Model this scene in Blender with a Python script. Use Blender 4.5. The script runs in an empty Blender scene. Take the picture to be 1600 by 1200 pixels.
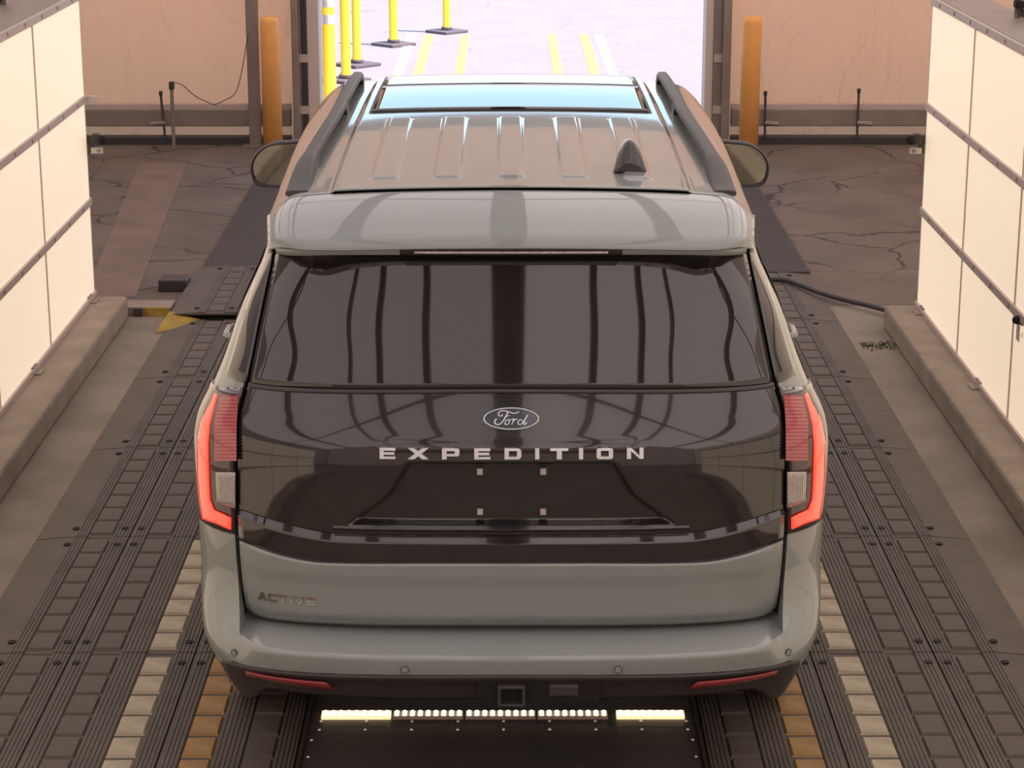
import bpy, bmesh, math, random
import numpy as np
from mathutils import Vector, Matrix
random.seed(7)
S = bpy.context.scene
COL = S.collection

# ------------------------------------------------------------------ camera, world, sun, exposure
FPX, H = 3400.0, 3.15
TH = math.atan(960 / FPX)
YAW = 7 * math.cos(TH) / FPX
cd = bpy.data.cameras.new('camera'); cam = bpy.data.objects.new('camera', cd); COL.objects.link(cam)
cd.sensor_width = 36; cd.lens = FPX / 1600 * 36; cd.clip_end = 500
cam.location = (0, 0, H); cam.rotation_euler = (math.pi / 2 - TH, 0, -YAW)
S.camera = cam

wd = bpy.data.worlds.new('sky'); S.world = wd; wd.use_nodes = True
nt = wd.node_tree; bg = nt.nodes['Background']
sky = nt.nodes.new('ShaderNodeTexSky'); sky.sky_type = 'NISHITA'
sky.sun_disc = False; sky.sun_elevation = math.radians(58); sky.sun_rotation = math.radians(115)
sky.air_density = 1.0; sky.dust_density = 0.2; sky.ozone_density = 2.5
nt.links.new(sky.outputs[0], bg.inputs[0]); bg.inputs[1].default_value = 0.36

sl = bpy.data.lights.new('sun', 'SUN'); sl.energy = 9.0; sl.angle = 0.01; sl.color = (1.0, 0.93, 0.90)
sun = bpy.data.objects.new('sun', sl); COL.objects.link(sun)
sun.rotation_euler = Vector((-0.55, 0.20, -1.0)).to_track_quat('-Z', 'Y').to_euler(); sun.location = (8, 0, 20)

vs = S.view_settings; vs.view_transform = 'Standard'; vs.look = 'None'; vs.gamma = 1; vs.use_curve_mapping = False
vs.exposure = 0.10
S.cycles.use_denoising = True
S.cycles.max_bounces = 10; S.cycles.diffuse_bounces = 5; S.cycles.transmission_bounces = 6

# ------------------------------------------------------------------ materials
MATS = {}
def mat(name, col, rough=0.6, metal=0.0, coat=0.0, emit=None, es=1.0, var=0.0, vscale=8.0, bump=0.0, bscale=40.0, spec=0.5, coat_rough=0.03):
    m = bpy.data.materials.new(name); m.use_nodes = True
    n = m.node_tree; b = n.nodes['Principled BSDF']
    c = tuple(col) + (1,)
    b.inputs['Base Color'].default_value = c
    b.inputs['Roughness'].default_value = rough
    b.inputs['Metallic'].default_value = metal
    b.inputs['Specular IOR Level'].default_value = spec
    b.inputs['Coat Weight'].default_value = coat
    b.inputs['Coat Roughness'].default_value = coat_rough
    if emit:
        b.inputs['Emission Color'].default_value = tuple(emit) + (1,)
        b.inputs['Emission Strength'].default_value = es
    if var or bump:
        tc = n.nodes.new('ShaderNodeTexCoord')
    if var:
        nz = n.nodes.new('ShaderNodeTexNoise'); nz.inputs['Scale'].default_value = vscale; nz.inputs['Detail'].default_value = 6
        mr = n.nodes.new('ShaderNodeMapRange'); mr.inputs[1].default_value = 0.3; mr.inputs[2].default_value = 0.7
        mr.inputs[3].default_value = 1 - var; mr.inputs[4].default_value = 1 + var
        mx = n.nodes.new('ShaderNodeVectorMath'); mx.operation = 'SCALE'
        mx.inputs[0].default_value = col
        n.links.new(tc.outputs['Object'], nz.inputs['Vector']); n.links.new(nz.outputs['Fac'], mr.inputs[0])
        n.links.new(mr.outputs[0], mx.inputs['Scale']); n.links.new(mx.outputs[0], b.inputs['Base Color'])
    if bump:
        nb = n.nodes.new('ShaderNodeTexNoise'); nb.inputs['Scale'].default_value = bscale; nb.inputs['Detail'].default_value = 5
        bp = n.nodes.new('ShaderNodeBump'); bp.inputs['Strength'].default_value = bump; bp.inputs['Distance'].default_value = 0.01
        n.links.new(tc.outputs['Object'], nb.inputs['Vector']); n.links.new(nb.outputs['Fac'], bp.inputs['Height'])
        n.links.new(bp.outputs[0], b.inputs['Normal'])
    MATS[name] = m
    return m

def cracked(name, col, crack, scale, width, var=0.2, keep=0.5):
    """asphalt / concrete with branching cracks: colour only, cracks are marks in the surface itself"""
    m = mat(name, col, 0.9, var=var, vscale=1.6, bump=0.5, bscale=90)
    n = m.node_tree; b = n.nodes['Principled BSDF']
    src = b.inputs['Base Color'].links[0].from_socket
    tc = n.nodes.new('ShaderNodeTexCoord')
    nz = n.nodes.new('ShaderNodeTexNoise'); nz.inputs['Scale'].default_value = 2.5; nz.inputs['Detail'].default_value = 5
    add = n.nodes.new('ShaderNodeVectorMath'); add.operation = 'MULTIPLY_ADD'; add.inputs[1].default_value = (0.35, 0.35, 0.35)
    vo = n.nodes.new('ShaderNodeTexVoronoi'); vo.feature = 'DISTANCE_TO_EDGE'; vo.inputs['Scale'].default_value = scale
    mr = n.nodes.new('ShaderNodeMapRange'); mr.inputs[1].default_value = 0; mr.inputs[2].default_value = width; mr.inputs[3].default_value = 1; mr.inputs[4].default_value = 0
    ms = n.nodes.new('ShaderNodeTexNoise'); ms.inputs['Scale'].default_value = 0.6
    mk = n.nodes.new('ShaderNodeMapRange'); mk.inputs[1].default_value = keep - .05; mk.inputs[2].default_value = keep + .1
    mul = n.nodes.new('ShaderNodeMath'); mul.operation = 'MULTIPLY'
    mix = n.nodes.new('ShaderNodeMix'); mix.data_type = 'RGBA'
    L = n.links.new
    L(tc.outputs['Object'], nz.inputs['Vector']); L(nz.outputs['Color'], add.inputs[0]); L(tc.outputs['Object'], add.inputs[2])
    L(add.outputs[0], vo.inputs['Vector']); L(vo.outputs[0], mr.inputs[0]); L(tc.outputs['Object'], ms.inputs['Vector'])
    L(ms.outputs['Fac'], mk.inputs[0]); L(mr.outputs[0], mul.inputs[0]); L(mk.outputs[0], mul.inputs[1])
    L(mul.outputs[0], mix.inputs['Factor']); L(src, mix.inputs['A']); mix.inputs['B'].default_value = tuple(crack) + (1,)
    L(mix.outputs['Result'], b.inputs['Base Color'])
    return m

def fabric(name, dif, tr, fac, wr=0.4):
    m = bpy.data.materials.new(name); m.use_nodes = True; n = m.node_tree; n.nodes.clear()
    L = n.links.new
    out = n.nodes.new('ShaderNodeOutputMaterial'); d = n.nodes.new('ShaderNodeBsdfDiffuse'); t = n.nodes.new('ShaderNodeBsdfTranslucent')
    mx = n.nodes.new('ShaderNodeMixShader'); mx.inputs[0].default_value = fac
    d.inputs[0].default_value = tuple(dif) + (1,); t.inputs[0].default_value = tuple(tr) + (1,)
    tc = n.nodes.new('ShaderNodeTexCoord'); mp = n.nodes.new('ShaderNodeMapping'); mp.inputs['Scale'].default_value = (1, 1, 0.45)
    mp.inputs['Rotation'].default_value = (0, 0.5, 0)
    w = n.nodes.new('ShaderNodeTexNoise'); w.inputs['Scale'].default_value = 2.2; w.inputs['Detail'].default_value = 4; w.inputs['Distortion'].default_value = 1.2
    r = n.nodes.new('ShaderNodeMath'); r.operation = 'PINGPONG'; r.inputs[1].default_value = 0.12
    bp = n.nodes.new('ShaderNodeBump'); bp.inputs['Strength'].default_value = wr; bp.inputs['Distance'].default_value = 0.12
    L(tc.outputs['Object'], mp.inputs[0]); L(mp.outputs[0], w.inputs['Vector']); L(w.outputs['Fac'], r.inputs[0]); L(r.outputs[0], bp.inputs['Height'])
    L(bp.outputs[0], d.inputs['Normal']); L(bp.outputs[0], t.inputs['Normal'])
    L(d.outputs[0], mx.inputs[1]); L(t.outputs[0], mx.inputs[2]); L(mx.outputs[0], out.inputs[0])
    MATS[name] = m
    return m

mat('paint', (0.25, 0.268, 0.262), 0.35, coat=1.0, spec=0.4)
mat('gloss_black', (0.016, 0.013, 0.014), 0.08, coat=1.0, spec=0.5, coat_rough=0.02)
mat('rear_glass', (0.022, 0.018, 0.018), 0.03, spec=0.9)
mat('satin_black', (0.042, 0.034, 0.036), 0.5)
mat('gap', (0.006, 0.005, 0.005), 0.8)
mat('rail_black', (0.045, 0.042, 0.040), 0.45)
mat('lamp_dark', (0.045, 0.016, 0.018), 0.08, coat=1.0)
mat('lamp_red', (0.42, 0.075, 0.085), 0.2, coat=1.0)
mat('lamp_led', (0.8, 0.06, 0.03), 0.2, coat=1.0, emit=(1.0, 0.065, 0.035), es=1.0)
mat('lamp_clear', (0.40, 0.34, 0.32), 0.25, coat=1.0, var=0.35, vscale=160)
mat('lamp_clip', (0.27, 0.02, 0.03), 0.15, coat=1.0)
mat('chrome', (0.80, 0.82, 0.84), 0.32, metal=0.9)
mat('badge_blue', (0.035, 0.045, 0.07), 0.2, coat=1.0)
mat('chrome_dark', (0.62, 0.58, 0.55), 0.12, metal=1.0)
mat('lamp_lens', (0.30, 0.045, 0.055), 0.2, coat=1.0)
mat('mirror', (0.62, 0.66, 0.60), 0.02, metal=1.0)
mat('tyre', (0.02, 0.02, 0.02), 0.8)
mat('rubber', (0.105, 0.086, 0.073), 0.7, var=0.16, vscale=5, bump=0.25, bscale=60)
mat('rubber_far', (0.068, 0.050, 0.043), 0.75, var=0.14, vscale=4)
mat('pad_cream', (0.43, 0.36, 0.265), 0.75, var=0.2, vscale=14, bump=0.2)
mat('pad_ochre', (0.35, 0.205, 0.085), 0.75, var=0.22, vscale=14, bump=0.2)
mat('concrete', (0.225, 0.185, 0.150), 0.9, var=0.22, vscale=2.2, bump=0.4, bscale=70)
mat('curb', (0.30, 0.235, 0.185), 0.9, var=0.16, vscale=5, bump=0.5, bscale=60)
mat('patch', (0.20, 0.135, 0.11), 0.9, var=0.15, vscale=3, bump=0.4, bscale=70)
cracked('asphalt', (0.150, 0.112, 0.092), (0.022, 0.015, 0.013), 1.1, 0.02, 0.2, 0.42)
cracked('lot', (0.300, 0.255, 0.266), (0.22, 0.185, 0.19), 0.7, 0.012, 0.05, 0.5)
mat('line_white', (0.85, 0.83, 0.8), 0.8)
mat('line_yellow', (0.75, 0.62, 0.12), 0.8, var=0.12, vscale=9)
mat('yellow_paint', (0.34, 0.22, 0.04), 0.8, var=0.3, vscale=9)
mat('bollard', (0.93, 0.43, 0.12), 0.5, var=0.06, vscale=5)
mat('post_yellow', (0.85, 0.55, 0.02), 0.5)
mat('post_white', (0.8, 0.78, 0.74), 0.4)
mat('base_grey', (0.13, 0.10, 0.11), 0.8)
mat('steel', (0.28, 0.22, 0.19), 0.5, metal=0.3, var=0.12, vscale=6)
mat('alu', (0.56, 0.44, 0.40), 0.5, metal=0.2)
mat('jamb_white', (0.62, 0.50, 0.44), 0.6)
mat('dark_metal', (0.045, 0.036, 0.034), 0.5)
mat('light_panel', (0.70, 0.68, 0.62), 0.5, emit=(1.0, 0.77, 0.53), es=0.58)
mat('pit_plate', (0.085, 0.066, 0.068), 0.45, var=0.2, vscale=4)
mat('led', (1, 0.9, 0.7), 0.3, emit=(1.0, 0.83, 0.50), es=7)
mat('led_cover', (0.6, 0.5, 0.35), 0.3, emit=(1.0, 0.72, 0.38), es=1.1)
mat('cam_white', (0.55, 0.50, 0.45), 0.5)
mat('weed', (0.06, 0.06, 0.025), 0.9)
fabric('side_fabric', (0.52, 0.41, 0.34), (0.54, 0.40, 0.30), 0.4, 0.4)
fabric('tarp', (0.64, 0.385, 0.25), (0.94, 0.48, 0.255), 0.55, 1.0)
fabric('roof_fabric', (0.64, 0.56, 0.49), (0.76, 0.645, 0.53), 0.50, 0.25)

# ------------------------------------------------------------------ mesh helpers
def worigin(p):
    o = Vector((0, 0, 0))
    while p is not None:
        o += p.location; p = p.parent
    return o
def link(name, me, m, parent=None, smooth=False):
    o = bpy.data.objects.new(name, me); COL.objects.link(o)
    if m is not None and len(me.materials) == 0: me.materials.append(MATS[m])
    if smooth:
        for p in me.polygons: p.use_smooth = True
    if parent is not None:
        o.parent = parent; o.location = -worigin(parent)
    return o
def tag(o, label=None, cat=None, group=None, kind=None):
    if label: o['label'] = label
    if cat: o['category'] = cat
    if group: o['group'] = group
    if kind: o['kind'] = kind
    return o
def empty(name, loc, label=None, cat=None, group=None, kind=None):
    o = bpy.data.objects.new(name, None); COL.objects.link(o); o.location = loc; o.empty_display_size = 0.1
    return tag(o, label, cat, group, kind)
class MB:
    def __init__(s): s.v = []; s.f = []
    def add(s, v, f):
        k = len(s.v); s.v += [tuple(q) for q in v]; s.f += [tuple(i + k for i in q) for q in f]; return s
    def box(s, x0, x1, y0, y1, z0, z1):
        v = [(x0, y0, z0), (x1, y0, z0), (x1, y1, z0), (x0, y1, z0), (x0, y0, z1), (x1, y0, z1), (x1, y1, z1), (x0, y1, z1)]
        return s.add(v, [(3, 2, 1, 0), (4, 5, 6, 7), (0, 1, 5, 4), (1, 2, 6, 5), (2, 3, 7, 6), (3, 0, 4, 7)])
    def tube(s, pts, r, n=10, closed=False, cap=True):
        pts = [Vector(p) for p in pts]; N = len(pts); rr = r if isinstance(r, (list, tuple)) else [r] * N
        v = []; up = None
        for i, p in enumerate(pts):
            a = pts[(i - 1) % N] if (closed or i > 0) else p; b = pts[(i + 1) % N] if (closed or i < N - 1) else p
            t = (b - a).normalized()
            if up is None:
                up = Vector((0, 0, 1)) if abs(t.z) < .9 else Vector((1, 0, 0))
            e = t.cross(up).normalized(); g = e.cross(t).normalized(); up = g
            for k in range(n):
                q = 2 * math.pi * k / n; v.append(p + e * math.cos(q) * rr[i] + g * math.sin(q) * rr[i])
        f = []
        for i in range(N if closed else N - 1):
            j = (i + 1) % N
            for k in range(n):
                l = (k + 1) % n; f.append((i * n + k, i * n + l, j * n + l, j * n + k))
        if cap and not closed:
            f.append(tuple(range(n))[::-1]); f.append(tuple((N - 1) * n + k for k in range(n)))
        return s.add(v, f)
    def lathe(s, c, prof, n=24, axis='z'):
        v = []
        for (r, h) in prof:
            for k in range(n):
                q = 2 * math.pi * k / n; a, b = r * math.cos(q), r * math.sin(q)
                if axis == 'z': v.append((c[0] + a, c[1] + b, c[2] + h))
                elif axis == 'x': v.append((c[0] + h, c[1] + a, c[2] + b))
                else: v.append((c[0] + b, c[1] + h, c[2] + a))
        f = []
        for i in range(len(prof) - 1):
            for k in range(n):
                l = (k + 1) % n; f.append((i * n + k, i * n + l, (i + 1) * n + l, (i + 1) * n + k))
        f.append(tuple(range(n))[::-1]); f.append(tuple((len(prof) - 1) * n + k for k in range(n)))
        return s.add(v, f)
    def grid(s, rows, closed=False):
        nc = len(rows[0]); v = [p for r in rows for p in r]; f = []
        for i in range(len(rows) - 1):
            for j in range(nc if closed else nc - 1):
                l = (j + 1) % nc; f.append((i * nc + j, i * nc + l, (i + 1) * nc + l, (i + 1) * nc + j))
        return s.add(v, f)
    def prism(s, poly, place, d0, d1):
        """poly: 2-D points; place(a, b, depth) -> xyz"""
        n = len(poly); v = [place(a, b, d0) for a, b in poly] + [place(a, b, d1) for a, b in poly]
        f = [tuple(range(n))[::-1], tuple(range(n, 2 * n))] + [(i, (i + 1) % n, n + (i + 1) % n, n + i) for i in range(n)]
        return s.add(v, f)
    def mesh(s, name='m', fix=True, out=None):
        me = bpy.data.meshes.new(name); me.from_pydata(s.v, [], s.f); me.update()
        if fix:
            b = bmesh.new(); b.from_mesh(me); bmesh.ops.recalc_face_normals(b, faces=b.faces)
            if out is not None:                      # open skins face away from the given centre
                c = Vector(out)
                if sum((f.calc_center_median() - c).dot(f.normal) * f.calc_area() for f in b.faces) < 0:
                    bmesh.ops.reverse_faces(b, faces=b.faces)
            b.to_mesh(me); b.free()
        return me
    def build(s, name, m, parent=None, smooth=False, bevel=0, fix=True, solid=0, auto=None, out=None):
        o = link(name, s.mesh(name, fix, out), m, parent, smooth)
        if solid:
            md = o.modifiers.new('solid', 'SOLIDIFY'); md.thickness = solid; md.offset = -1
        if bevel:
            md = o.modifiers.new('bevel', 'BEVEL'); md.width = bevel; md.segments = 2; md.limit_method = 'ANGLE'; md.angle_limit = math.radians(40)
        if auto:
            sm = o.data
            for p in sm.polygons: p.use_smooth = True
            sm.set_sharp_from_angle(angle=math.radians(auto))
        return o
def sstep(a, b, x):
    t = min(max((x - a) / (b - a), 0), 1); return t * t * (3 - 2 * t)
def pch(xs, ys):
    xs = np.array(xs, float); ys = np.array(ys, float); h = np.diff(xs); dl = np.diff(ys) / h
    m = np.zeros(len(xs)); m[0] = dl[0]; m[-1] = dl[-1]
    for i in range(1, len(xs) - 1):
        if dl[i - 1] * dl[i] > 0:
            w1 = 2 * h[i] + h[i - 1]; w2 = h[i] + 2 * h[i - 1]; m[i] = (w1 + w2) / (w1 / dl[i - 1] + w2 / dl[i])
    def g(x):
        x = min(max(x, xs[0]), xs[-1]); i = min(max(int(np.searchsorted(xs, x)) - 1, 0), len(xs) - 2); t = (x - xs[i]) / h[i]
        return float((2 * t**3 - 3 * t * t + 1) * ys[i] + (t**3 - 2 * t * t + t) * h[i] * m[i] + (-2 * t**3 + 3 * t * t) * ys[i + 1] + (t**3 - t * t) * h[i] * m[i + 1])
    return g
# measured sight lines of the survey view, used to take real dimensions off the photograph
Fv = np.array([math.sin(YAW) * math.cos(TH), math.cos(YAW) * math.cos(TH), -math.sin(TH)]); Rv = np.array([math.cos(YAW), -math.sin(YAW), 0]); Uv = np.cross(Rv, Fv)
def ray(px, v): return Fv * FPX + Rv * (px - 800) - Uv * (v - 600)
def at_z(px, v, z):
    d = ray(px, v); t = (z - H) / d[2]; return Vector((d[0] * t, d[1] * t, z))
def at_y(px, v, y):
    d = ray(px, v); t = y / d[1]; return Vector((d[0] * t, y, H + d[2] * t))

def curve(pts, n=5):
    pts = [Vector(p) for p in pts]; q = []
    for i in range(len(pts) - 1):
        p0, p1, p2, p3 = pts[max(i - 1, 0)], pts[i], pts[i + 1], pts[min(i + 2, len(pts) - 1)]
        for k in range(n):
            t = k / n; q.append(.5 * (2 * p1 + (p2 - p0) * t + (2 * p0 - 5 * p1 + 4 * p2 - p3) * t * t + (3 * p1 - p0 - 3 * p2 + p3) * t**3))
    return q + [pts[-1]]
# ================================================================== THE SETTING
XC = -0.02; YE = 19.0          # lane centre, end wall
FZ = -0.02                     # concrete level
def struct(o): return tag(o, kind='structure')
fl = struct(MB().box(-7, 7, -9, 13.0, FZ - .15, FZ).build('floor', 'concrete'))
MB().box(-7, 7, 13.0, 20.2, FZ - .15, FZ + .003).build('asphalt_apron', 'asphalt', fl)
MB().add([(-2.64, 13.2, FZ + .006), (-2.32, 13.2, FZ + .006), (-2.68, 18.0, FZ + .006), (-3.08, 18.0, FZ + .006)], [(0, 1, 2, 3)]).build('pale_strip', 'patch', fl)  # paler slanting strip laid on the asphalt
MB().box(-150, 150, 20.2, 260, FZ - .1, FZ).add([], []).build('pavement', 'lot')
struct(bpy.data.objects['pavement'])
MB().box(-150, -7, -80, 20.2, FZ - .1, FZ).box(7, 150, -80, 20.2, FZ - .1, FZ).box(-7, 7, -80, -9, FZ - .1, FZ).build('pavement_surround', 'lot', bpy.data.objects['pavement'])
pv = bpy.data.objects['pavement']
for x0, w, m in ((-1.19, .11, 'line_white'), (-.97, .11, 'line_yellow'), (-.525, .10, 'line_yellow'), (.545, .10, 'line_yellow'), (.945, .11, 'line_yellow'), (1.13, .11, 'line_white')):
    MB().box(x0 - w / 2, x0 + w / 2, 20.3, 27.2, FZ, FZ + .004).build('painted_line', m, pv)

# tent: end wall with doorway, side walls, pitched ceiling, frame
TX, ZE, ZR, YB = 6.0, 3.9, 5.6, -8.8
DX0, DX1, DZ = -1.66, 1.76, 3.62
def ridge(x): return ZR - (ZR - ZE) * abs(x) / TX
def wallgrid(x0, x1, zf0, zf1, y, nx, nz, amp):
    rows = []
    for j in range(nz + 1):
        r = []
        for i in range(nx + 1):
            x = x0 + (x1 - x0) * i / nx; z = zf0 + (zf1(x) - zf0) * j / nz
            r.append((x, y + amp * (math.sin(x * 3.1 + z * 1.3) + .6 * math.sin(x * 1.3 - z * 4.1 + 1)), z))
        rows.append(r)
    return rows
b = MB()
b.grid(wallgrid(-TX, DX0 - .12, FZ, ridge, YE + .12, 60, 40, .012)); b.grid(wallgrid(DX1 + .12, TX, FZ, ridge, YE + .12, 60, 40, .012))
b.grid(wallgrid(DX0 - .12, DX1 + .12, DZ, ridge, YE + .12, 30, 16, .012))
wb = struct(b.build('wall_back', 'tarp', smooth=True))
struct(MB().grid([[(x, YB, FZ), (x, YB, ridge(x))] for x in np.linspace(-TX, TX, 9)]).build('wall_front', 'side_fabric'))
struct(MB().grid([[(-TX, y, FZ), (-TX, y, ZE)] for y in (YB, 5, YE + .12)]).build('wall_left', 'side_fabric'))
struct(MB().grid([[(TX, y, FZ), (TX, y, ZE)] for y in (YB, 5, YE + .12)]).build('wall_right', 'side_fabric'))
ce = struct(MB().grid([[(x, y, ridge(x)) for x in (-TX, 0, TX)] for y in (YB, 0, 9, YE + .12)]).build('ceiling', 'roof_fabric'))
for y in np.arange(YB + .3, YE, 6.8):
    for s in (-1, 1):
        MB().tube([(s * (TX - .1), y, FZ), (s * (TX - .1), y, ZE - .08), (0, y, ZR - .1)], .045, 8).build('rafter', 'dark_metal', ce)
for x, hw in ((-4.4, .06), (-2.62, .03), (-1.88, .065), (-.93, .06), (.93, .06), (1.88, .065), (2.62, .03), (4.4, .06)):
    MB().box(x - hw, x + hw, YB, YE, ridge(x) - .22, ridge(x) - .10).build('purlin', 'dark_metal', ce)
MB().box(-.11, .11, YB, YE, ZR - .36, ZR - .16).build('ridge_beam', 'dark_metal', ce)
# door frame
for (x0, x1, y0, y1, m) in ((-1.87, -1.81, YE - .10, YE + .06, 'steel'), (-1.80, -1.745, YE - .02, YE + .12, 'dark_metal'), (-1.745, -1.64, YE + .0, YE + .30, 'jamb_white'),
                            (1.72, 1.79, YE + .0, YE + .30, 'jamb_white'), (1.79, 1.865, YE - .02, YE + .12, 'steel'), (1.865, 1.935, YE - .10, YE + .06, 'steel')):
    MB().box(x0, x1, y0, y1, FZ, DZ + .1).build('door_jamb', m, wb, bevel=.006)
MB().box(-1.87, 1.94, YE - .1, YE + .3, DZ, DZ + .16).build('door_header', 'steel', wb)
for x in (-1.775, 1.83):
    for z in (.25, .70, 1.35):
        MB().box(x - .035, x + .035, YE - .035, YE, z, z + .07).build('hinge', 'alu', wb)
# base beam and ground rail of the end wall
for s, x0, x1 in ((-1, -TX + .2, -1.9), (1, 1.96, TX - .2)):
    MB().box(x0, x1, YE + .0, YE + .08, .135, .285).build('base_beam', 'steel', wb, bevel=.008)
    MB().box(x0, x1, YE - .06, YE + .08, FZ, .05).build('ground_rail', 'dark_metal', wb, bevel=.006)
    MB().box(x0, x1, YE + .02, YE + .09, .285, .325).build('keder_strip', 'alu', wb)
# floor step beside the left runway
t = MB().box(-2.46, -2.03, 12.74, 12.93, FZ, .035).build('floor_beam', 'steel', fl, bevel=.006)
MB().box(-2.20, -2.04, 12.725, 12.74, FZ, .033).build('beam_face', 'yellow_paint', fl)
MB().box(-2.25, -2.20, 12.72, 12.74, FZ, .03).build('beam_end', 'dark_metal', fl)
MB().add([(-2.06, 12.30, FZ + .004), (-1.80, 12.58, FZ + .01), (-2.02, 12.62, FZ + .06), (-2.04, 12.62, FZ + .004)], [(0, 1, 2), (0, 2, 3), (1, 3, 2), (0, 3, 1)]).build('ramp_wedge', 'yellow_paint', fl)
o = MB().box(-2.20, -2.02, 13.35, 13.52, FZ, .06).build('rubber_block', 'satin_black', bevel=.01)
tag(o, 'small black rubber block on the asphalt beside the far left mat', 'block')

# kerbs carrying the light walls
for nm, x0, x1, yf in (('trim_1', -2.95, -2.275, 12.68), ('trim_2', 2.215, 2.9, 12.45)):
    struct(MB().box(x0, x1, .8, yf, FZ, .12).build(nm, 'curb', bevel=.02))

# ================================================================== RUBBER RUNWAYS
ML, MW = 1.27, 0.457
def mat_mesh(cols, width, ramp=0, ridged=True):
    """slab 0..width (x), 0..ML (y) with lengthwise ridges, top z=0"""
    b = MB(); g = .004
    prof = [(g, FZ), (g, -.003)]
    def ridges(a, c, n):
        w = (c - a) / n
        for k in range(n):
            x = a + k * w
            prof.extend([(x + w * .12, -.0045), (x + w * .24, -.001), (x + w * .80, -.001), (x + w * .92, -.0045)])
    if cols == 2:
        ridges(.012, .072, 4); prof.extend([(.074, -.010), (.178, -.010)]); ridges(.180, .277, 6); prof.extend([(.279, -.010), (.383, -.010)]); ridges(.385, .445, 4)
        prof.extend([(width - g, -.003), (width - g, FZ)])
    elif cols == 1:
        ridges(.012, .072, 4); prof.extend([(.074, -.010), (.178, -.010)]); ridges(.180, .235, 4); prof.extend([(.245, -.004), (width, FZ + .002), (width, FZ)])
    else:
        ridges(.012, width - .012, 24); prof.extend([(width - g, -.003), (width - g, FZ)])
    n = len(prof)
    v = [(x, y, z) for y in (g, ML - g) for x, z in prof]
    f = [(i, i + 1, n + i + 1, n + i) for i in range(n - 1)] + [tuple(range(n))[::-1], tuple(range(n, 2 * n))]
    return b.add(v, f).mesh('rubber_mat')
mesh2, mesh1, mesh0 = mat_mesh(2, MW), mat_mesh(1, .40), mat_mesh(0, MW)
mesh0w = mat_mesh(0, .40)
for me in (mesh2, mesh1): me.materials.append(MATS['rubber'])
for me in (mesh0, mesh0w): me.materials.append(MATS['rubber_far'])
def mirror_mesh(me):
    c = me.copy()
    for q in c.vertices: q.co.x = -q.co.x
    c.flip_normals(); return c
mm = {id(k): mirror_mesh(k) for k in (mesh2, mesh1, mesh0, mesh0w)}
PADL = (ML - .06) / 7
def padmesh(m):
    b = MB(); w, l, h = .103, PADL - (.018 if m == 'rubber' else .030), .010
    b.add([(0, 0, -.010), (w, 0, -.010), (w, l, -.010), (0, l, -.010), (.006, .006, 0), (w - .006, .006, 0), (w - .006, l - .006, 0), (.006, l - .006, 0)],
          [(4, 5, 6, 7), (0, 1, 5, 4), (1, 2, 6, 5), (2, 3, 7, 6), (3, 0, 4, 7)])
    me = b.mesh('pad'); me.materials.append(MATS[m]); return me
pads = {k: padmesh(k) for k in ('rubber', 'pad_cream', 'pad_ochre')}
hb = MB().lathe((0, 0, -.004), [(.016, 0), (.016, .006)], 10).mesh('bolt_hole'); hb.materials.append(MATS['gap'])  # near-black disc: shade inside a mat hole put into its colour
def lk(name, me, parent, loc):
    o = bpy.data.objects.new(name, me); COL.objects.link(o); o.parent = parent; o.location = loc; return o
rows = [4.96 + ML * k for k in range(10)]
for s, side in ((-1, 'left'), (1, 'right')):
    run = empty('rubber_runway', (XC + s * 1.3, 6.0, FZ), f'ribbed dark rubber mat runway on the {side} of the black pit plate', 'runway', 'rubber wheel runways')
    rl = run.location.copy()
    for ri, y0 in enumerate(rows):
        near = y0 < 13.5
        dz = .045 if (s < 0 and 12.5 < y0 < 13.5) else 0
        for ci, xin in enumerate((.683, .683 + MW, .683 + 2 * MW)):
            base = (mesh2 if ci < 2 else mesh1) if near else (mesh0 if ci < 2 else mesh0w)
            if s < 0: base = mm[id(base)]
            x0 = XC + s * xin
            mo = lk('rubber_mat', base, run, Vector((x0, y0, dz)) - rl)
            if not near: continue
            cols = (.0755, .2805) if ci < 2 else (.0755,)
            for cj, cx in enumerate(cols):
                pm = 'rubber'
                if y0 < 8.7:
                    if ci == 0 and cj == 1: pm = 'pad_ochre'
                    if ci == 1 and cj == 0: pm = 'pad_cream'
                for k in range(7):
                    yy = .03 + k * PADL + .009
                    lk('pad', pads[pm], mo, (cx if s > 0 else -cx - .103, yy + (0 if pm == 'rubber' else .006), 0))
            for yy in (.10, ML - .10):
                for hx in ((.035, MW - .035) if ci < 2 else (.035, .245)):
                    lk('bolt_hole', hb, mo, (s * hx, yy, 0))

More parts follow.
